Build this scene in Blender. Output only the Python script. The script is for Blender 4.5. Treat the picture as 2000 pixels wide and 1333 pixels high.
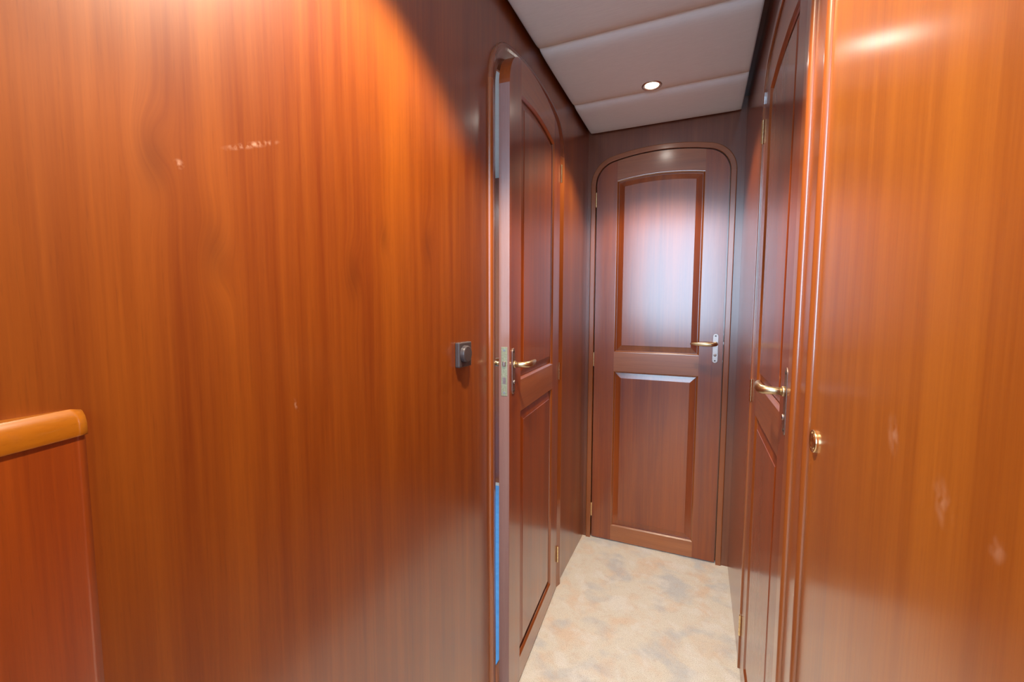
import bpy, bmesh, math, random
from mathutils import Vector, Matrix
random.seed(4)
for o in list(bpy.data.objects): bpy.data.objects.remove(o, do_unlink=True)
C = bpy.context.scene.collection
R = math.radians

# ------------------------------------------------------------------ camera
CAM_H = 1.15
cam_d = bpy.data.cameras.new('camera'); cam = bpy.data.objects.new('camera', cam_d); C.objects.link(cam)
cam_d.sensor_width = 36; cam_d.lens = 830.8 * 36 / 2000; cam_d.clip_start = 0.01
yaw, pitch, roll = R(23.685), R(4.443), R(0.127)
fwd = Vector((-math.sin(yaw) * math.cos(pitch), math.cos(yaw) * math.cos(pitch), -math.sin(pitch)))
r0 = Vector((math.cos(yaw), math.sin(yaw), 0)); u0 = r0.cross(fwd)
rt = r0 * math.cos(roll) + u0 * math.sin(roll); up = -r0 * math.sin(roll) + u0 * math.cos(roll)
M = Matrix((rt, up, -fwd)).transposed().to_4x4(); M.translation = Vector((0, 0, CAM_H))
cam.matrix_world = M
bpy.context.scene.camera = cam

# ------------------------------------------------------------------ world, exposure, daylight
w = bpy.data.worlds.new('world'); bpy.context.scene.world = w; w.use_nodes = True
w.node_tree.nodes['Background'].inputs[0].default_value = (0.55, 0.72, 1.0, 1)
w.node_tree.nodes['Background'].inputs[1].default_value = 0.6
vs = bpy.context.scene.view_settings
vs.view_transform = 'Standard'; vs.look = 'None'; vs.gamma = 1; vs.use_curve_mapping = False
vs.exposure = 0.0

def area(name, loc, rot, sx, sy, power, col):
    l = bpy.data.lights.new(name, 'AREA'); l.shape = 'RECTANGLE'; l.size = sx; l.size_y = sy
    l.energy = power; l.color = col
    o = bpy.data.objects.new(name, l); C.objects.link(o); o.location = loc; o.rotation_euler = rot
    return o
# daylight entering through the saloon windows astern; fill light added to brighten the cabin
area('daylight_window', (-0.225, -1.80, 1.58), (R(90), 0, 0), 1.05, 1.5, 66, (0.52, 0.76, 1.0))
area('added_cabin_fill', (-1.25, 1.5, 1.93), (0, 0, 0), 0.5, 0.5, 24, (0.85, 0.95, 1.0))

SPOTCOL = (1.0, 0.84, 0.62)
def spot(name, loc, power, ang, blend, rad=0.022, tilt=0):
    l = bpy.data.lights.new(name, 'SPOT'); l.energy = power; l.color = SPOTCOL
    l.spot_size = R(ang); l.spot_blend = blend; l.shadow_soft_size = rad
    o = bpy.data.objects.new(name, l); C.objects.link(o); o.location = loc; o.rotation_euler = (R(tilt), 0, 0)
    return o
spot('downlight_beam', (-0.184, 1.674, 1.943), 33, 116, 0.40, tilt=-4)
spot('downlight_beam', (-0.184, 0.50, 1.943), 98, 110, 0.35)

# ------------------------------------------------------------------ materials
def newmat(name):
    m = bpy.data.materials.new(name); m.use_nodes = True
    return m, m.node_tree, m.node_tree.nodes['Principled BSDF']

def wood(name, grain='Z', c_light=(0.33, 0.064, 0.002), c_dark=(0.14, 0.016, 0.0008), rough=0.42, coat=1.0, crough=0.20, smax=0.5, sn=160,
         knots=(), scuffs=(), fine=1.0, contrast=1.0):
    m, nt, b = newmat(name); N = nt.nodes; Lk = nt.links
    def nd(t, **k):
        n = N.new(t)
        for a, v in k.items(): setattr(n, a, v)
        return n
    def math_(op, a, b_=None, c=None):
        n = nd('ShaderNodeMath', operation=op)
        for i, v in enumerate((a, b_, c)):
            if v is None: continue
            if isinstance(v, (int, float)): n.inputs[i].default_value = v
            else: Lk.new(v, n.inputs[i])
        return n.outputs[0]
    tc = nd('ShaderNodeTexCoord'); P = tc.outputs['Object']
    oi = nd('ShaderNodeObjectInfo')
    def vmath(op, a, b_):
        n = nd('ShaderNodeVectorMath', operation=op)
        for i, v in enumerate((a, b_)):
            if isinstance(v, tuple): n.inputs[i].default_value = v
            else: Lk.new(v, n.inputs[i])
        return n
    P0 = P
    # knots: push the grain sideways round each knot
    dark = None
    for (ky, kz, kr, ka) in knots:
        sub = vmath('SUBTRACT', P0, (0, ky, kz)).outputs[0]
        sc = vmath('MULTIPLY', sub, (0, 1.0 / kr, 0.42 / kr)).outputs[0]
        ln = nd('ShaderNodeVectorMath', operation='LENGTH'); Lk.new(sc, ln.inputs[0])
        e = math_('POWER', 2.718, math_('MULTIPLY', math_('MULTIPLY', ln.outputs['Value'], ln.outputs['Value']), -1.0))
        sep = nd('ShaderNodeSeparateXYZ'); Lk.new(sub, sep.inputs[0])
        off = math_('MULTIPLY', math_('MULTIPLY', e, ka), math_('MULTIPLY', sep.outputs[2], 1.6))
        off2 = math_('ADD', off, math_('MULTIPLY', e, kr * 0.55))
        cb = nd('ShaderNodeCombineXYZ'); Lk.new(off2, cb.inputs[1])
        P = vmath('ADD', P, cb.outputs[0]).outputs[0]
        d2 = math_('MULTIPLY', math_('POWER', 2.718, math_('MULTIPLY', math_('MULTIPLY', ln.outputs['Value'], ln.outputs['Value']), -1.6)), 0.32)
        dark = d2 if dark is None else math_('MAXIMUM', dark, d2)
    rnd = nd('ShaderNodeCombineXYZ')
    k = math_('MULTIPLY', oi.outputs['Random'], 17.0)
    for i in range(3): Lk.new(k, rnd.inputs[i])
    P = vmath('ADD', P, rnd.outputs[0]).outputs[0]
    def noise(across, along, detail, rough_=0.55, dist=0.0):
        s = {'Z': (across, across, along), 'X': (along, across, across), 'Y': (across, along, across)}[grain]
        mp = vmath('MULTIPLY', P, s).outputs[0]
        n = nd('ShaderNodeTexNoise'); n.inputs['Scale'].default_value = 1; n.inputs['Detail'].default_value = detail
        n.inputs['Roughness'].default_value = rough_; n.inputs['Distortion'].default_value = dist
        Lk.new(mp, n.inputs['Vector']); return n.outputs['Fac']
    bands = noise(9, 0.45, 2, dist=0.3)
    mid = noise(38, 1.3, 4, 0.6, 0.2)
    finen = noise(240 * fine, 5, 3, 0.6)
    pores = noise(700 * fine, 34, 2, 0.5)
    s = math_('ADD', math_('MULTIPLY', bands, 0.9), math_('ADD', math_('MULTIPLY', mid, 0.7), math_('MULTIPLY', finen, 0.40)))
    mr = nd('ShaderNodeMapRange'); Lk.new(s, mr.inputs[0])
    mr.inputs[1].default_value = 1.0 - 0.32 / contrast; mr.inputs[2].default_value = 1.0 + 0.32 / contrast
    mix = nd('ShaderNodeMix', data_type='RGBA'); Lk.new(mr.outputs[0], mix.inputs[0])
    mix.inputs[6].default_value = (*c_dark, 1); mix.inputs[7].default_value = (*c_light, 1)
    pr = nd('ShaderNodeMapRange'); Lk.new(pores, pr.inputs[0])
    pr.inputs[1].default_value = 0.60; pr.inputs[2].default_value = 0.74; pr.inputs[3].default_value = 0.0; pr.inputs[4].default_value = 0.16
    if dark is not None:
        pf = math_('MAXIMUM', pr.outputs[0], dark)
    else: pf = pr.outputs[0]
    mx2 = nd('ShaderNodeMix', data_type='RGBA'); Lk.new(pf, mx2.inputs[0]); Lk.new(mix.outputs[2], mx2.inputs[6])
    mx2.inputs[7].default_value = (c_dark[0] * 0.35, c_dark[1] * 0.3, c_dark[2] * 0.3, 1)
    col = mx2.outputs[2]
    for (sy, sz, ry, rz, tilt) in scuffs:
        sub = vmath('SUBTRACT', P0, (0, sy, sz)).outputs[0]
        vr = nd('ShaderNodeVectorRotate', rotation_type='X_AXIS'); Lk.new(sub, vr.inputs[0]); vr.inputs['Angle'].default_value = tilt
        sc = vmath('MULTIPLY', vr.outputs[0], (0, 1 / ry, 1 / rz)).outputs[0]
        ln = nd('ShaderNodeVectorMath', operation='LENGTH'); Lk.new(sc, ln.inputs[0])
        nn = nd('ShaderNodeTexNoise'); nn.inputs['Scale'].default_value = sn; Lk.new(P0, nn.inputs['Vector'])
        v = math_('MULTIPLY', math_('MAXIMUM', math_('SUBTRACT', 1.0, ln.outputs['Value']), 0.0), math_('MAXIMUM', math_('MULTIPLY', math_('SUBTRACT', nn.outputs['Fac'], 0.42), 3.5), 0.0))
        v = math_('MAXIMUM', v, 0.0)
        v = math_('MULTIPLY', math_('MINIMUM', v, 1.0), smax)
        mm = nd('ShaderNodeMix', data_type='RGBA'); Lk.new(v, mm.inputs[0]); Lk.new(col, mm.inputs[6]); mm.inputs[7].default_value = (0.8, 0.55, 0.42, 1)
        col = mm.outputs[2]
    Lk.new(col, b.inputs['Base Color'])
    rr = nd('ShaderNodeMapRange'); Lk.new(mid, rr.inputs[0]); rr.inputs[3].default_value = rough - 0.04; rr.inputs[4].default_value = rough + 0.06
    Lk.new(rr.outputs[0], b.inputs['Roughness'])
    b.inputs['IOR'].default_value = 1.52
    b.inputs['Coat Weight'].default_value = coat; b.inputs['Coat Roughness'].default_value = crough; b.inputs['Coat IOR'].default_value = 1.70; b.inputs['Specular IOR Level'].default_value = 0.4
    bp = nd('ShaderNodeBump'); bp.inputs['Strength'].default_value = 0.05; bp.inputs['Distance'].default_value = 0.0006
    Lk.new(pores, bp.inputs['Height']); Lk.new(bp.outputs[0], b.inputs['Normal'])
    return m

KN = [(0.256, 1.296, 0.017, 0.35), (0.312, 1.212, 0.018, -0.3), (0.523, 1.196, 0.018, 0.3), (0.597, 1.271, 0.013, -0.3), (0.727, 1.275, 0.020, 0.25)]
W_LEFT = wood('mahogany_left_wall', knots=KN, scuffs=[(0.362, 1.347, 0.046, 0.0045, -0.42), (0.41, 1.015, 0.012, 0.003, 1.3), (0.28, 1.30, 0.006, 0.006, 0)], c_light=(0.31, 0.078, 0.0025), c_dark=(0.125, 0.015, 0.0005), contrast=0.8)
W_V = wood('mahogany_upright_grain')
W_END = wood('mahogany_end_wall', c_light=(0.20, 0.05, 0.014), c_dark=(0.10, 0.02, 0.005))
W_RIGHT = wood('mahogany_right_locker', c_light=(0.46, 0.145, 0.010), c_dark=(0.22, 0.046, 0.002), contrast=0.75, smax=0.42, sn=60,
               scuffs=[(0.553, 1.044, 0.014, 0.020, 0.3), (0.47, 1.02, 0.014, 0.020, 0.5), (0.692, 1.217, 0.004, 0.004, 0), (0.412, 1.018, .010, .008, .8)])
W_H = wood('mahogany_level_grain', grain='X', c_light=(0.42, 0.13, 0.035), c_dark=(0.22, 0.055, 0.012))
W_TRIM = wood('mahogany_trim', c_light=(0.33, 0.09, 0.016), c_dark=(0.20, 0.042, 0.007), rough=0.3, crough=0.16, contrast=0.6)
W_EDGE = wood('pale_door_edge', c_light=(0.33, 0.19, 0.17), c_dark=(0.22, 0.10, 0.085), contrast=0.8)
W_HEAD = wood('mahogany_trim_head', grain='Y', c_light=(0.28, 0.08, 0.03), c_dark=(0.16, 0.045, 0.018), rough=0.22, contrast=0.6)
W_HEADX = wood('mahogany_trim_head_end', grain='X', c_light=(0.36, 0.12, 0.045), c_dark=(0.2, 0.055, 0.02), rough=0.22, contrast=0.6)
W_TOP = wood('varnished_worktop', grain='Y', c_light=(0.42, 0.15, 0.008), c_dark=(0.26, 0.072, 0.003), rough=0.3, crough=0.08, coat=1.0, contrast=0.6)
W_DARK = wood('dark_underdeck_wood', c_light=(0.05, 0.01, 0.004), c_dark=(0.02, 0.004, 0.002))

def plain(name, col, rough=0.5, metal=0.0, nscale=0, amount=0.15, bump=0.0, emit=None, estr=0):
    m, nt, b = newmat(name); N = nt.nodes
    b.inputs['Base Color'].default_value = (*col, 1); b.inputs['Roughness'].default_value = rough; b.inputs['Metallic'].default_value = metal
    if nscale:
        tc = N.new('ShaderNodeTexCoord'); n = N.new('ShaderNodeTexNoise'); n.inputs['Scale'].default_value = nscale; n.inputs['Detail'].default_value = 4
        nt.links.new(tc.outputs['Object'], n.inputs['Vector'])
        mx = N.new('ShaderNodeMix'); mx.data_type = 'RGBA'; nt.links.new(n.outputs['Fac'], mx.inputs[0])
        mx.inputs[6].default_value = (*[c * (1 - amount) for c in col], 1); mx.inputs[7].default_value = (*[min(1, c * (1 + amount)) for c in col], 1)
        nt.links.new(mx.outputs[2], b.inputs['Base Color'])
        if bump:
            bp = N.new('ShaderNodeBump'); bp.inputs['Strength'].default_value = bump; bp.inputs['Distance'].default_value = 0.001
            nt.links.new(n.outputs['Fac'], bp.inputs['Height']); nt.links.new(bp.outputs[0], b.inputs['Normal'])
    if emit:
        b.inputs['Emission Color'].default_value = (*emit, 1); b.inputs['Emission Strength'].default_value = estr
    return m
BRASS = plain('worn_brass', (0.60, 0.46, 0.28), 0.33, 1.0, 120, 0.3)
BRASS_B = plain('bright_brass', (0.85, 0.66, 0.36), 0.22, 1.0, 90, 0.15)
BRONZE = plain('brushed_bronze_plate', (0.42, 0.33, 0.30), 0.38, 1.0, 200, 0.25)
STEEL = plain('tarnished_lock_steel', (0.42, 0.42, 0.28), 0.45, 0.8, 260, 0.45, 0.3)
SCREW = plain('screw_steel', (0.75, 0.85, 0.85), 0.3, 1.0)
BLACK = plain('keyhole_black', (0.01, 0.008, 0.006), 0.6)
PLASTIC = plain('dark_grey_plastic', (0.055, 0.045, 0.05), 0.32, 0.0, 300, 0.1)
WHITE = plain('pale_cabin_lining', (0.72, 0.78, 0.74), 0.6, 0, 30, 0.05)
CHROME = plain('lamp_rim_metal', (0.55, 0.45, 0.38), 0.35, 1.0)
BULB = plain('lit_bulb', (1, 1, 1), 0.5, emit=(1.0, 0.93, 0.82), estr=45)

def carpet_mat():
    m, nt, b = newmat('mottled_beige_carpet'); N = nt.nodes; Lk = nt.links
    tc = N.new('ShaderNodeTexCoord')
    def noise(sc, det, off, rough=0.5):
        mp = N.new('ShaderNodeMapping'); mp.inputs['Location'].default_value = (off, off * 2, off); Lk.new(tc.outputs['Object'], mp.inputs[0])
        n = N.new('ShaderNodeTexNoise'); n.inputs['Scale'].default_value = sc; n.inputs['Detail'].default_value = det; n.inputs['Roughness'].default_value = rough
        n.inputs['Distortion'].default_value = 0.4
        Lk.new(mp.outputs[0], n.inputs['Vector']); return n.outputs['Fac']
    def layer(prev, fac, lo, hi, col, amt):
        mr = N.new('ShaderNodeMapRange'); Lk.new(fac, mr.inputs[0]); mr.inputs[1].default_value = lo; mr.inputs[2].default_value = hi; mr.inputs[4].default_value = amt
        mx = N.new('ShaderNodeMix'); mx.data_type = 'RGBA'; Lk.new(mr.outputs[0], mx.inputs[0])
        if isinstance(prev, tuple): mx.inputs[6].default_value = (*prev, 1)
        else: Lk.new(prev, mx.inputs[6])
        mx.inputs[7].default_value = (*col, 1); return mx.outputs[2]
    c = layer((0.80, 0.75, 0.66), noise(9, 4, 3), 0.50, 0.68, (0.80, 0.58, 0.42), 0.55)
    c = layer(c, noise(8, 4, 11), 0.50, 0.66, (0.52, 0.56, 0.62), 0.6)
    c = layer(c, noise(22, 4, 23, 0.65), 0.52, 0.70, (0.64, 0.46, 0.34), 0.3)
    c = layer(c, noise(14, 3, 37), 0.52, 0.66, (0.86, 0.84, 0.80), 0.6)
    c = layer(c, noise(420, 2, 5), 0.50, 0.75, (0.36, 0.28, 0.21), 0.6)
    Lk.new(c, b.inputs['Base Color']); b.inputs['Roughness'].default_value = 0.95
    b.inputs['Specular IOR Level'].default_value = 0.15
    bp = N.new('ShaderNodeBump'); bp.inputs['Strength'].default_value = 0.6; bp.inputs['Distance'].default_value = 0.004
    Lk.new(noise(380, 3, 9), bp.inputs['Height']); Lk.new(bp.outputs[0], b.inputs['Normal'])
    return m
CARPET = carpet_mat()

def vinyl_mat():
    m, nt, b = newmat('padded_headliner_vinyl'); N = nt.nodes; Lk = nt.links
    tc = N.new('ShaderNodeTexCoord'); mp = N.new('ShaderNodeMapping'); mp.inputs['Scale'].default_value = (30, 260, 100); Lk.new(tc.outputs['Object'], mp.inputs[0])
    n = N.new('ShaderNodeTexNoise'); n.inputs['Scale'].default_value = 1; n.inputs['Detail'].default_value = 4; Lk.new(mp.outputs[0], n.inputs['Vector'])
    mx = N.new('ShaderNodeMix'); mx.data_type = 'RGBA'; Lk.new(n.outputs['Fac'], mx.inputs[0])
    mx.inputs[6].default_value = (0.72, 0.78, 0.82, 1); mx.inputs[7].default_value = (0.82, 0.88, 0.92, 1); Lk.new(mx.outputs[2], b.inputs['Base Color'])
    b.inputs['Roughness'].default_value = 0.8; b.inputs['Specular IOR Level'].default_value = 0.15
    bp = N.new('ShaderNodeBump'); bp.inputs['Strength'].default_value = 0.25; bp.inputs['Distance'].default_value = 0.0008
    Lk.new(n.outputs['Fac'], bp.inputs['Height']); Lk.new(bp.outputs[0], b.inputs['Normal'])
    return m
VINYL = vinyl_mat()

def film_mat():
    m, nt, b = newmat('blue_floor_film'); N = nt.nodes; Lk = nt.links
    tc = N.new('ShaderNodeTexCoord'); n = N.new('ShaderNodeTexNoise'); n.inputs['Scale'].default_value = 22; n.inputs['Detail'].default_value = 5; n.inputs['Distortion'].default_value = 1.2
    Lk.new(tc.outputs['Object'], n.inputs['Vector'])
    mx = N.new('ShaderNodeMix'); mx.data_type = 'RGBA'; Lk.new(n.outputs['Fac'], mx.inputs[0])
    mx.inputs[6].default_value = (0.05, 0.27, 0.70, 1); mx.inputs[7].default_value = (0.16, 0.50, 0.95, 1); Lk.new(mx.outputs[2], b.inputs['Base Color'])
    b.inputs['Roughness'].default_value = 0.3
    bp = N.new('ShaderNodeBump'); bp.inputs['Strength'].default_value = 0.5; bp.inputs['Distance'].default_value = 0.004
    Lk.new(n.outputs['Fac'], bp.inputs['Height']); Lk.new(bp.outputs[0], b.inputs['Normal'])
    return m
FILM = film_mat()

# ------------------------------------------------------------------ object helpers
def link(name, bm, mat, parent=None, smooth=False, bevel=0.0, segs=2):
    me = bpy.data.meshes.new(name)
    bmesh.ops.recalc_face_normals(bm, faces=bm.faces); bm.to_mesh(me); bm.free()
    me.materials.append(mat)
    o = bpy.data.objects.new(name, me); C.objects.link(o)
    if parent: o.parent = parent
    if smooth:
        for p in me.polygons: p.use_smooth = True
    if bevel:
        md = o.modifiers.new('bevel', 'BEVEL'); md.width = bevel; md.segments = segs; md.limit_method = 'ANGLE'; md.angle_limit = R(40)
    return o
def tag(o, label=None, cat=None, group=None, kind=None):
    for k, v in (('label', label), ('category', cat), ('group', group), ('kind', kind)):
        if v: o[k] = v
    return o
def empty(name, loc, rz=0):
    o = bpy.data.objects.new(name, None); C.objects.link(o); o.location = loc; o.rotation_euler = (0, 0, rz); o.empty_display_size = 0.1
    return o
def box(bm, a, b):
    vs_ = [bm.verts.new((x, y, z)) for x in (a[0], b[0]) for y in (a[1], b[1]) for z in (a[2], b[2])]
    for f in ((0, 1, 3, 2), (4, 6, 7, 5), (0, 4, 5, 1), (2, 3, 7, 6), (0, 2, 6, 4), (1, 5, 7, 3)):
        bm.faces.new([vs_[i] for i in f])
def prism(bm, pts, fn, d0, d1):
    """closed outline pts (u, z) extruded from depth d0 to d1; fn(u, d, z) -> xyz"""
    a = [bm.verts.new(fn(u, d0, z)) for u, z in pts]; b = [bm.verts.new(fn(u, d1, z)) for u, z in pts]
    bm.faces.new(a); bm.faces.new(b[::-1]); n = len(pts)
    for i in range(n): bm.faces.new((a[i], b[i], b[(i + 1) % n], a[(i + 1) % n]))
def strips(bm, rings, closed=True):
    V = [[bm.verts.new(p) for p in r] for r in rings]
    n = len(V[0])
    for a, b in zip(V, V[1:]):
        for i in range(n if closed else n - 1):
            bm.faces.new((a[i], a[(i + 1) % n], b[(i + 1) % n], b[i]))
    return V
def cyl(bm, p0, p1, r, n=20, r1=None):
    p0 = Vector(p0); p1 = Vector(p1); ax = (p1 - p0).normalized()
    t = Vector((0, 0, 1)) if abs(ax.z) < 0.9 else Vector((1, 0, 0)); a = ax.cross(t).normalized(); b = ax.cross(a)
    rr = [r, r if r1 is None else r1]
    V = strips(bm, [[p + (a * math.cos(2 * math.pi * i / n) + b * math.sin(2 * math.pi * i / n)) * q for i in range(n)] for p, q in ((p0, rr[0]), (p1, rr[1]))])
    bm.faces.new(V[0][::-1]); bm.faces.new(V[1])
def tube(bm, pts, radii, n=16):
    P = [Vector(p) for p in pts]; rings = []
    for i, p in enumerate(P):
        d = (P[min(i + 1, len(P) - 1)] - P[max(i - 1, 0)]).normalized()
        s = d.cross(Vector((0, 0, 1))).normalized(); t = s.cross(d)
        ra, rb = radii[i] if isinstance(radii[i], tuple) else (radii[i], radii[i])
        rings.append([p + s * (ra * math.cos(2 * math.pi * k / n)) + t * (rb * math.sin(2 * math.pi * k / n)) for k in range(n)])
    V = strips(bm, rings); bm.faces.new(V[0][::-1]); bm.faces.new(V[-1])
def lathe(bm, prof, centre, axis, n=36):
    """prof: (radius, height along axis) list"""
    c = Vector(centre); ax = Vector(axis).normalized(); t = Vector((0, 0, 1)) if abs(ax.z) < .9 else Vector((1, 0, 0))
    a = ax.cross(t).normalized(); b = ax.cross(a)
    V = strips(bm, [[c + ax * h + (a * math.cos(2 * math.pi * i / n) + b * math.sin(2 * math.pi * i / n)) * max(r, 1e-5) for i in range(n)] for r, h in prof])
    bm.faces.new(V[0]); bm.faces.new(V[-1][::-1])

# ------------------------------------------------------------------ arch outline shared by the three doors
HW, ZT, RB, RC = 0.281, 1.849, 0.92, 0.10
ZC = ZT - RB + math.sqrt((RB - RC) ** 2 - (HW - RC) ** 2)     # centre height of the corner arcs
XT = (HW - RC) * RB / (RB - RC)
def ztop(dx):
    dx = abs(dx)
    if dx <= XT: return ZT - RB + math.sqrt(RB * RB - dx * dx)
    return ZC + math.sqrt(max(0, RC * RC - (dx - (HW - RC)) ** 2))
def arch(o, zb=0.0, part='all', K=14):
    """outline at outset o, bottom left -> over the top -> bottom right, as (dx, z)"""
    aT = math.acos(XT and (XT - (HW - RC)) / RC)               # corner arc runs from 180deg side to tangent
    left = [(-(HW + o), zb), (-(HW + o), ZC)]
    corner = [(-(HW - RC) - (RC + o) * math.cos(t), ZC + (RC + o) * math.sin(t)) for t in [aT * i / K for i in range(1, K + 1)]]
    bt = math.asin(XT / RB)
    top = [((RB + o) * math.sin(t), ZT - RB + (RB + o) * math.cos(t)) for t in [-bt + 2 * bt * i / K for i in range(1, K)]]
    full = left + corner + top + [(-x, z) for x, z in corner[::-1]] + [(-x, z) for x, z in left[::-1]]
    if part == 'jamb_a': return left
    if part == 'jamb_b': return [(-x, z) for x, z in left[::-1]]
    if part == 'head': return full[1:-1]
    return full

# wall with an arched opening; fn(u, d, z): u along wall, d depth behind the face
def arched_wall(name, u0, u1, ztop_, cu, o, fn, th, mat):
    A = [(cu + dx, z) for dx, z in arch(o)]
    pts = [(u0, 0)] + A + [(u1, 0), (u1, ztop_), (u0, ztop_)]
    bm = bmesh.new(); prism(bm, pts, fn, 0, th)
    return link(name, bm, mat)

LX, RX, YE = -0.505, 0.154, 2.05
fL = lambda u, d, z: (LX - d, u, z)
fR = lambda u, d, z: (RX + d, u, z)
fE = lambda u, d, z: (u, YE + d, z)
YA = -0.15       # corridor opens into the saloon here
CL, CR, CE = 1.320, 1.178, -0.181
wl = tag(arched_wall('wall_left', YA, YE + 0.04, 2.02, CL, 0.030, fL, 0.040, W_LEFT), 'long mahogany veneer wall left of the corridor, with grain figure and a white scuff', 'wall', kind='structure')
wr = tag(arched_wall('wall_right', 0.767, YE + 0.04, 2.02, CR, 0.030, fR, 0.040, W_V), 'mahogany veneer wall right of the corridor round the brass-handled closed door', 'wall', kind='structure')
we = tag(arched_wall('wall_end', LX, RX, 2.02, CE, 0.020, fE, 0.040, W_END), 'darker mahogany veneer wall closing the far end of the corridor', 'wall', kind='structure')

bm = bmesh.new(); box(bm, (-2.2, -2.0, -0.06), (1.4, YE + 0.5, 0.0))
tag(link('floor', bm, CARPET), 'mottled cream, orange and grey carpeted floor of the corridor', 'floor', kind='structure')
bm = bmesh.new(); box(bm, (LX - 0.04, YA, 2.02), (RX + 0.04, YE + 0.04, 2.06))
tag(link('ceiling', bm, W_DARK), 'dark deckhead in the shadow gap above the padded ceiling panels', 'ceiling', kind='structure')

# ------------------------------------------------------------------ door frames
def frame(name, cu, fn, oi, oo, head_mat, label, proud=0.008, rr=0.004, slope=False):
    root = empty(name, fn(cu, 0, 0)); off = Vector(root.location)
    prof = [(oi - 0.0135, 0.040), (oi - 0.0135, 0.0335), (oi, 0.0335), (oi, -proud + 0.0015), (oi + 0.0005, -proud + 0.0005), (oi + 0.0015, -proud)]
    if slope: prof = prof[:3] + [(oi, 0.0), (oi + 0.0005, -0.0008), ((oi + oo) * 0.5, -proud * 0.72), (oo - rr - 0.006, -proud * 0.96)]
    for k in range(0, 7):
        t = k / 6 * math.pi / 2
        prof.append((oo - rr + rr * math.sin(t), -proud + min(rr, proud) * (1 - math.cos(t))))
    prof += [(oo, 0.002), (oo, 0.030)]
    for part, nm, mt in (('jamb_a', 'jamb', W_TRIM), ('head', 'frame_head', head_mat), ('jamb_b', 'jamb', W_TRIM)):
        rings = []
        for o, d in prof:
            rings.append([tuple(Vector(fn(cu + dx, d, z)) - off) for dx, z in arch(o, 0.0, part)])
        bm = bmesh.new(); strips(bm, rings, closed=False)
        bmesh.ops.recalc_face_normals(bm, faces=bm.faces)
        ob = link(nm, bm, mt, root)
    return tag(root, label, 'door frame', kind='structure')
frame('trim_1', CE, fE, 0.0035, 0.0265, W_HEADX, 'rounded wooden frame round the arched door at the far end', 0.008, 0.004)
frame('trim_2', CL, fL, 0.0010, 0.0415, W_HEAD, 'rounded wooden frame round the opening of the ajar left door', 0.0095, 0.0085, slope=True)
frame('trim_3', CR, fR, 0.0035, 0.0300, W_HEAD, 'rounded wooden frame round the closed door on the right', 0.004, 0.004)

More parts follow.
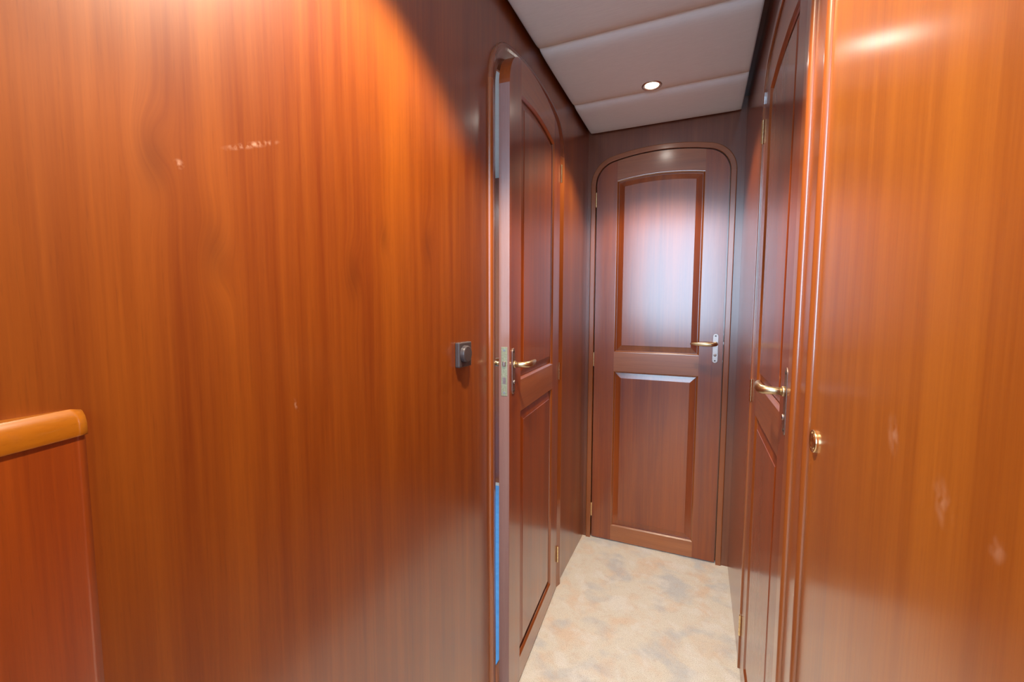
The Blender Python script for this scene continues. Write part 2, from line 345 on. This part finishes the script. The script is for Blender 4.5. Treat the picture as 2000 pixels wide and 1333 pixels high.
# ------------------------------------------------------------------ doors
TH = 0.030
def door(name, loc, rz, hand, label):
    """origin at the hinge, front face y=0 looking to -y, leaf runs hand*x from the hinge"""
    root = empty(name, loc, rz)
    W = 2 * HW - 0.002; cx = hand * W / 2
    P = lambda u, d, z: (hand * u, d, z)                      # u measured from the hinge edge
    s = 0.0935; c = W / 2
    zb = 0.006; r1, r2, r3 = 0.078, 0.850, 0.940             # bottom rail top, mid rail bottom and top
    PZ, PR = 1.756, 1.05                                      # upper opening apex and arc radius
    ptop = lambda u: PZ - PR + math.sqrt(PR * PR - (u - c) ** 2)
    def lin(a, b, n): return [a + (b - a) * i / n for i in range(n + 1)]
    ed = [W / 2 - (W / 2) * math.cos(t) for t in lin(0, math.acos(1 - 2 * s / W), 14)]
    # stiles
    for us in ([e for e in ed], [W - e for e in ed]):
        pts = [(us[0], zb)] + [(u, ztop((u - c) * HW / (W / 2))) for u in us] + [(s if us[0] < c else W - s, zb)]
        bm = bmesh.new(); prism(bm, pts, P, 0, TH); link('stile', bm, W_V, root)
    bm = bmesh.new(); box(bm, P(s, 0, zb), P(W - s, TH, r1)); link('bottom_rail', bm, W_H, root)
    bm = bmesh.new(); box(bm, P(s, 0, r2), P(W - s, TH, r3)); link('middle_rail', bm, W_H, root)
    us = lin(s, W - s, 24)
    bm = bmesh.new(); prism(bm, [(u, ztop(u - c)) for u in us] + [(u, ptop(u)) for u in us[::-1]], P, 0, TH); link('top_rail', bm, W_H, root)
    # panels with moulded edge and raised field
    def ring(o, d, kind):
        a, b = s + o, W - s - o
        if kind == 'up':
            q = [(u, (ptop(u) if o == 0 else ptop(c + (u - c) * 1.0) - o)) for u in lin(a, b, 18)]
            pts = [(a, r3 + o)] + q + [(b, r3 + o)]
        else:
            pts = [(a, r1 + o), (a, r2 - o), (b, r2 - o), (b, r1 + o)]
        return [P(u, d, z) for u, z in pts]
    for kind, nm in (('up', 'upper_panel'), ('low', 'lower_panel')):
        bm = bmesh.new()
        strips(bm, [ring(0, 0.0, kind), ring(0.0012, 0.0002, kind), ring(0.0065, 0.0050, kind), ring(0.0075, 0.0085, kind)])
        mo = link('moulding', bm, W_TRIM, root)
        bm = bmesh.new()
        V = strips(bm, [ring(0.0072, 0.012, kind), ring(0.0075, 0.0095, kind), ring(0.0095, 0.0095, kind), ring(0.0335, 0.0035, kind), ring(0.0345, 0.0022, kind)])
        bm.faces.new(V[-1][::-1])
        V2 = strips(bm, [ring(0.0, 0.024, kind), ring(0.001, 0.024, kind)]); bm.faces.new(V2[-1])
        link(nm, bm, W_V, root)
    # handle on both faces
    for side in (0, 1):
        sg = -1 if side == 0 else 1; y0 = 0.0 if side == 0 else TH
        hx = W - 0.029
        bm = bmesh.new()
        pts = []
        for t in lin(0, math.pi, 10): pts.append((hx + 0.011 * math.cos(t), 1.029 + 0.011 * math.sin(t)))
        for t in lin(math.pi, 2 * math.pi, 10): pts.append((hx + 0.011 * math.cos(t), 0.923 + 0.011 * math.sin(t)))
        prism(bm, pts, P, y0, y0 + sg * 0.0025)
        pl = link('backplate', bm, BRONZE, root, bevel=0.0008)
        bm = bmesh.new()
        for zz in (1.030, 0.9215): lathe(bm, [(0.0001, 0), (0.0032, 0), (0.0030, 0.0008), (0.0001, 0.0010)], P(hx, y0 + sg * 0.0024, zz), (0, sg, 0), 14)
        link('screw', bm, BLACK, pl, smooth=False)
        bm = bmesh.new(); lathe(bm, [(0.0001, 0), (0.0055, 0), (0.0055, 0.003), (0.004, 0.0045), (0.0001, 0.0046)], P(hx, y0 + sg * 0.002, 0.946), (0, sg, 0), 20)
        link('key_turn', bm, BRONZE, pl, smooth=True)
        bm = bmesh.new()
        lathe(bm, [(0.0001, 0), (0.0098, 0), (0.0098, 0.005), (0.0085, 0.0065), (0.0001, 0.0066)], P(hx, y0 + sg * 0.002, 0.995), (0, sg, 0), 24)
        pp = []; rad = []
        y = lambda k: y0 + sg * k
        for k, (u, d, r) in enumerate([(hx, .006, .0072), (hx, .020, .0072), (hx - .002, .030, .0078), (hx - .008, .038, .0086), (hx - .020, .042, (.0075, .0092)), (hx - .040, .0425, (.007, .0092)),
                       (hx - .060, .041, (.006, .0082)), (hx - .080, .038, (.005, .0066)), (hx - .095, .035, (.0038, .005)), (hx - .101, .034, (.0018, .0022))]):
            pp.append(P(u, y(d), 0.995)); rad.append(r)
        tube(bm, pp, rad, 18)
        link('lever_handle', bm, BRASS, root, smooth=True)
    bm = bmesh.new(); box(bm, P(W - 0.0002, 0.0004, 0.008), P(W + 0.0003, TH - 0.0004, ZC)); ee = link('edge_lipping', bm, W_EDGE, root); ee['label'] = 'paler pinkish free edge of the door'
    # lock plate let into the free edge
    bm = bmesh.new(); box(bm, P(W - 0.001, 0.0055, 0.911), P(W + 0.0012, 0.0235, 1.045))
    lk = link('lock_plate', bm, STEEL, root, bevel=0.0006)
    bm = bmesh.new()
    for zz in (1.036, 0.920): cyl(bm, P(W + 0.001, 0.0145, zz), P(W + 0.0018, 0.0145, zz), 0.0035, 14)
    link('screw', bm, SCREW, lk)
    bm = bmesh.new(); box(bm, P(W - 0.002, 0.010, 0.992), P(W + 0.006, 0.019, 1.006)); link('latch_bolt', bm, BRONZE, lk, bevel=0.002)
    bm = bmesh.new(); box(bm, P(W + 0.0008, 0.010, 0.944), P(W + 0.0016, 0.019, 0.962)); link('deadbolt', bm, BRONZE, lk)
    # hinges
    for zc in (1.660, 0.902, 0.147):
        bm = bmesh.new()
        for a, b in ((-.0325, -.0205), (-.0195, -.0070), (-.0060, .0060), (.0070, .0195), (.0205, .0325)):
            cyl(bm, P(-0.002, -0.003, zc + a), P(-0.002, -0.003, zc + b), 0.0042, 14)
        cyl(bm, P(-0.002, -0.003, zc - .034), P(-0.002, -0.003, zc + .034), 0.0028, 12)
        link('hinge', bm, BRASS_B, root, smooth=False)
    return tag(root, label, 'door', kind='structure')
W2 = 2 * HW - 0.002
door('door_1', (CE - W2 / 2, YE + 0.001, 0), 0, 1, 'closed arched panel door at the far end of the corridor reflecting blue daylight')
door('door_2', (LX + 0.004, 1.598, 0), R(90 + 3.85), -1, 'mahogany panel door in the left wall standing slightly ajar')
door('door_3', (RX + 0.001, CR + W2 / 2, 0), R(-90), 1, 'closed mahogany panel door in the right wall with brass lever')

# strike plate on the frame of the ajar door
st = empty('strike_plate', (LX - 0.012, CL - HW - 0.002, 0.98))
bm = bmesh.new(); box(bm, (-0.010, -0.0010, -0.055), (0.010, 0.0012, 0.055)); link('plate', bm, STEEL, st, bevel=0.0005)
for z0, z1 in ((0.010, 0.030), (-0.040, -0.018)):
    bm = bmesh.new(); box(bm, (-0.005, 0.0010, z0), (0.006, 0.0016, z1)); link('bolt_hole', bm, BLACK, st)
tag(st, 'brass strike plate in the frame beside the ajar left door', 'strike plate'); st.parent = None

# ------------------------------------------------------------------ ceiling panels
edges = [YA, 0.105, 0.512, 0.918, 1.3245, 1.733, 2.040]
CX0, CX1 = -0.489, 0.131
names = ['rearmost, out of view', 'second', 'third', 'fourth']
labels = {0: 'padded beige ceiling panel nearest the saloon', 1: 'padded beige ceiling panel behind the nearer lamp', 2: 'padded beige ceiling panel holding the nearer lamp',
          3: 'padded beige ceiling panel at the top edge of the photo', 4: 'padded beige ceiling panel holding the lit downlight',
          5: 'narrowest padded beige ceiling panel, touching the far end wall'}
pan = [(a, b) for a, b in zip(edges, edges[1:])]
# first visible panel spans 0.918-1.3245
for i, (a, b) in enumerate(pan):
    bm = bmesh.new(); nx, ny = 16, 22
    def zz(s_, t_, L, Wd):
        e = min(s_, L - s_); f = min(t_, Wd - t_)
        h = 0.012 * (1 - math.exp(-e / 0.016)) ** 1.0
        h2 = (1 - math.exp(-f / 0.008))
        return h * (0.55 + 0.45 * h2)
    xs = [CX0 + (CX1 - CX0) * (0.5 - 0.5 * math.cos(math.pi * k / nx)) for k in range(nx + 1)]
    ys = [a + 0.0006 + (b - a - 0.0012) * (0.5 - 0.5 * math.cos(math.pi * k / ny)) for k in range(ny + 1)]
    G = [[bm.verts.new((x, y, 1.966 - zz(y - ys[0], x - xs[0], ys[-1] - ys[0], xs[-1] - xs[0]))) for y in ys] for x in xs]
    for p in range(nx):
        for q in range(ny): bm.faces.new((G[p][q], G[p][q + 1], G[p + 1][q + 1], G[p + 1][q]))
    T = [[bm.verts.new((x, y, 1.985)) for y in (ys[0], ys[-1])] for x in (xs[0], xs[-1])]
    bm.faces.new((T[0][0], T[1][0], T[1][1], T[0][1]))
    bm.faces.new([G[k][0] for k in range(nx + 1)] + [T[1][0], T[0][0]])
    bm.faces.new([G[k][ny] for k in range(nx + 1)][::-1] + [T[0][1], T[1][1]])
    bm.faces.new([G[0][k] for k in range(ny + 1)][::-1] + [T[0][0], T[0][1]])
    bm.faces.new([G[nx][k] for k in range(ny + 1)] + [T[1][1], T[1][0]])
    o = link('ceiling_panel', bm, VINYL, smooth=True)
    tag(o, labels[i], 'ceiling panel', 'padded ceiling panels')
bm = bmesh.new()
for x0, x1 in ((LX + 0.10, LX + 0.13), (RX - 0.13, RX - 0.10)): box(bm, (x0, YA, 1.985), (x1, 2.04, 2.02))
tag(link('trim_4', bm, W_DARK), 'hidden batten pair carrying the padded ceiling panels', 'batten', kind='structure')

def downlight(x, y, z, label):
    root = empty('downlight', (x, y, z))
    bm = bmesh.new(); lathe(bm, [(0.0245, -0.001), (0.0250, 0.002), (0.030, 0.0042), (0.0345, 0.003), (0.0355, -0.001), (0.0355, -0.006), (0.0245, -0.006)], (0, 0, 0), (0, 0, -1), 40)
    # drop the closing caps, leave an open ring
    for f in [f for f in bm.faces if len(f.verts) > 4]: bm.faces.remove(f)
    link('rim', bm, CHROME, root, smooth=True)
    bm = bmesh.new(); lathe(bm, [(0.0001, 0.0035), (0.012, 0.0030), (0.020, 0.0015), (0.0246, -0.001)], (0, 0, 0), (0, 0, -1), 32)
    link('bulb', bm, BULB, root, smooth=True)
    return tag(root, label, 'ceiling light')
downlight(-0.184, 1.674, 1.955, 'small round lit downlight with metal rim in the padded ceiling')
downlight(-0.184, 0.50, 1.955, 'round lit downlight above the camera, over the left wall')

# ------------------------------------------------------------------ thermostat / dimmer on the left wall
th = empty('dimmer_switch', (LX, 0.857, 1.0425))
bm = bmesh.new(); box(bm, (0, -0.029, -0.029), (0.0125, 0.027, 0.0285)); link('base', bm, PLASTIC, th, bevel=0.0028, segs=3)
bm = bmesh.new(); lathe(bm, [(0.0001, 0), (0.0195, 0), (0.0190, 0.009), (0.0172, 0.0112), (0.0001, 0.0115)], (0.0122, -0.008, 0.002), (1, 0, 0), 40)
kn = link('rotary_knob', bm, PLASTIC, th); kn.modifiers.new('b', 'BEVEL').width = 0.0008
tag(th, 'small dark grey square dimmer switch with round knob on the left wall', 'switch')

# ------------------------------------------------------------------ locker door on the near right
lk = empty('locker_door', (RX, -0.10, 0))
bm = bmesh.new(); box(bm, (0.0, 0.0, 0.012), (0.015, 0.831, 1.948))
link('door_panel', bm, W_RIGHT, lk, bevel=0.0006)
bm = bmesh.new()
cc = (0.0, 0.699 + 0.10, 0.966)
lathe(bm, [(0.0150, 0.0), (0.0160, 0.0025), (0.0150, 0.0042), (0.0132, 0.0035), (0.0120, 0.0010), (0.0120, -0.001)], cc, (-1, 0, 0), 40)
for f in [f for f in bm.faces if len(f.verts) > 4]: bm.faces.remove(f)
rg = link('latch_ring', bm, BRASS_B, lk, smooth=True); rg['label'] = 'brass ring of the push latch'
bm = bmesh.new(); lathe(bm, [(0.0001, -0.0005), (0.0118, -0.0005), (0.0118, 0.0010), (0.0108, 0.0040), (0.0095, 0.0042), (0.0088, 0.0030), (0.0001, 0.0022)], cc, (-1, 0, 0), 36)
link('latch_button', bm, BRASS_B, rg, smooth=True)
tag(lk, 'near mahogany locker door on the right edge with a round brass push latch', 'cupboard door')
bm = bmesh.new(); box(bm, (RX, YA, 0), (RX + 0.04, -0.102, 2.02)); box(bm, (RX + 0.0155, -0.102, 0), (RX + 0.04, 0.767, 2.02))
tag(link('wall_right_near', bm, W_V), 'mahogany wall carrying the near locker door', 'wall', kind='structure')
# stepped corner post between locker door and the frame of door 3
def post(prof_, name, label):
    bm = bmesh.new(); V = strips(bm, [[(x, y, z) for x, y in prof_] for z in (0.0, 2.0)])
    bm.faces.new(V[0]); bm.faces.new(V[1][::-1])
    return tag(link(name, bm, W_TRIM), label, 'trim', kind='structure')
def quarter(xb, yb, r, ry, n=8):     # convex corner facing the saloon
    return [(xb - r * math.sin(t), yb + ry * (1 - math.cos(t))) for t in [k / n * math.pi / 2 for k in range(n + 1)]]
post([(RX + 0.015, 0.7325)] + quarter(RX, 0.7325, 0.0072, 0.008) + [(RX - 0.0072, 0.7965), (RX + 0.015, 0.7965)],
     'trim_5', 'rounded wooden post edge beside the near locker door with the brass latch')
post([(RX + 0.0, 0.7985), (RX - 0.0072, 0.7985)] + quarter(RX - 0.0072, 0.7985, 0.0068, 0.007) + [(RX - 0.014, 0.812), (RX - 0.012, 0.8145), (RX + 0.0, 0.8145)],
     'trim_6', 'slim rounded upright strip just before the handle edge of the right door')
# ------------------------------------------------------------------ bowed worktop end and cabinet, near left
def bow(inset, y0=-0.12, y1=0.1905, n=40, depth=0.075):
    ye = y1 - inset * 0.12; ys = [y0 + (ye - y0) * k / n for k in range(n + 1)]
    return [(LX + 0.0045 - inset * 0.3 + depth * (1 - math.exp(-(ye - y) / 0.22)), y) for y in ys]
bm = bmesh.new()
rings = []
for ins, z in ((0.0008, 1.036), (0.0, 1.037), (0.0, 1.040), (0.0, 1.047), (0.004, 1.0530), (0.011, 1.0575), (0.022, 1.0600)):
    b_ = bow(ins); rings.append([(LX, b_[0][1], z)] + [(x, y, z) for x, y in b_])
V = strips(bm, rings); bm.faces.new([bm.verts.new(v.co) for v in V[0]]); bm.faces.new([bm.verts.new(v.co) for v in V[-1]][::-1])
wt = link('worktop', bm, W_TOP)
for p in wt.data.polygons:
    if len(p.vertices) == 4 and abs(p.normal.y) < 0.9: p.use_smooth = True
tag(wt, 'glossy orange varnished worktop with bowed edge at the left side of the picture', 'worktop')
bm = bmesh.new()
b_ = bow(0.007); rg_ = [(LX, b_[0][1])] + b_
V = strips(bm, [[(x, y, z) for x, y in rg_] for z in (0.0, 1.036)]); bm.faces.new([bm.verts.new(v.co) for v in V[0]]); bm.faces.new([bm.verts.new(v.co) for v in V[1]][::-1])
cb = link('curved_cabinet', bm, W_V)
for p in cb.data.polygons:
    if len(p.vertices) == 4: p.use_smooth = True
tag(cb, 'curved mahogany cabinet side standing under the varnished worktop', 'cabinet')

# ------------------------------------------------------------------ cabin seen through the gap of the ajar door
bm = bmesh.new(); box(bm, (-2.1, 2.46, 0), (LX - 0.04, 2.50, 2.0))
tag(link('wall_cabin_end', bm, W_V), 'wooden bulkhead inside the cabin behind the ajar door', 'wall', kind='structure')
bm = bmesh.new(); box(bm, (-2.1, 0.55, 0), (-2.06, 2.46, 2.0)); box(bm, (-2.06, 0.55, 0), (LX - 0.04, 0.59, 2.0))
tag(link('wall_cabin_side', bm, WHITE), 'pale lined walls inside the cabin behind the ajar door', 'wall', kind='structure')
bm = bmesh.new(); box(bm, (-2.1, 0.55, 1.96), (LX - 0.04, 2.50, 2.0))
tag(link('ceiling_cabin', bm, WHITE), 'pale cabin ceiling glimpsed through the gap of the ajar door', 'ceiling', kind='structure')
bm = bmesh.new(); box(bm, (LX - 0.052, 1.040, 0), (LX - 0.003, 1.600, 0.012)); tag(link('trim_7', bm, W_TRIM, bevel=0.003), 'wooden threshold under the ajar left door', 'threshold', kind='structure')
bm = bmesh.new(); nx, ny = 20, 26
G = [[bm.verts.new((-2.0 + 1.44 * i / nx, 0.62 + 1.78 * j / ny, 0.004 + 0.004 * random.random())) for j in range(ny + 1)] for i in range(nx + 1)]
for i in range(nx):
    for j in range(ny): bm.faces.new((G[i][j], G[i + 1][j], G[i + 1][j + 1], G[i][j + 1]))
tag(link('floor_cover', bm, FILM, smooth=True), 'bright blue protective sheet on the cabin floor seen through the door gap', 'floor cover')

# ------------------------------------------------------------------ saloon astern of the corridor (behind the camera)
SX0, SX1, SY, SZ = -1.75, 1.25, -1.85, 2.38
bm = bmesh.new()
WX0, WX1, WZ0, WZ1 = -0.75, 0.30, 0.85, 2.25
box(bm, (SX0, SY - 0.05, 0), (SX1, SY, WZ0)); box(bm, (SX0, SY - 0.05, WZ1), (SX1, SY, SZ))
box(bm, (SX0, SY - 0.05, WZ0), (WX0, SY, WZ1)); box(bm, (WX1, SY - 0.05, WZ0), (SX1, SY, WZ1))
tag(link('wall_saloon_rear', bm, W_END), 'saloon wall with the wide window behind the camera', 'wall', kind='structure')
bm = bmesh.new(); box(bm, (SX0 - 0.05, SY, 0), (SX0, YA, SZ))
tag(link('wall_saloon_left', bm, W_V), 'left wooden wall of the saloon behind the camera', 'wall', kind='structure')
bm = bmesh.new(); box(bm, (SX1, SY, 0), (SX1 + 0.05, YA, SZ))
tag(link('wall_saloon_right', bm, W_V), 'right wooden wall of the saloon behind the camera', 'wall', kind='structure')
bm = bmesh.new()
box(bm, (SX0, YA - 0.03, 0), (LX - 0.04, YA, SZ)); box(bm, (RX + 0.04, YA - 0.03, 0), (SX1, YA, SZ)); box(bm, (LX - 0.04, YA - 0.03, 2.0), (RX + 0.04, YA, SZ))
tag(link('wall_saloon_front', bm, W_V), 'bulkhead between the saloon and the corridor', 'wall', kind='structure')
bm = bmesh.new(); box(bm, (SX0 - 0.05, SY - 0.05, SZ), (SX1 + 0.05, YA, SZ + 0.04))
tag(link('ceiling_saloon', bm, VINYL), 'pale saloon ceiling behind the camera', 'ceiling', kind='structure')
wn = empty('window_1', (-0.225, SY, 1.55))
bm = bmesh.new()
for a, b in (((-0.565, -0.04, -0.74), (0.565, 0.015, -0.69)), ((-0.565, -0.04, 0.69), (0.565, 0.015, 0.74)), ((-0.565, -0.04, -0.69), (-0.515, 0.015, 0.69)), ((0.515, -0.04, -0.69), (0.565, 0.015, 0.69))): box(bm, a, b)
link('window_frame', bm, W_H, wn, bevel=0.004)
tag(wn, 'wide saloon window behind the camera letting in blue daylight', 'window', kind='structure')
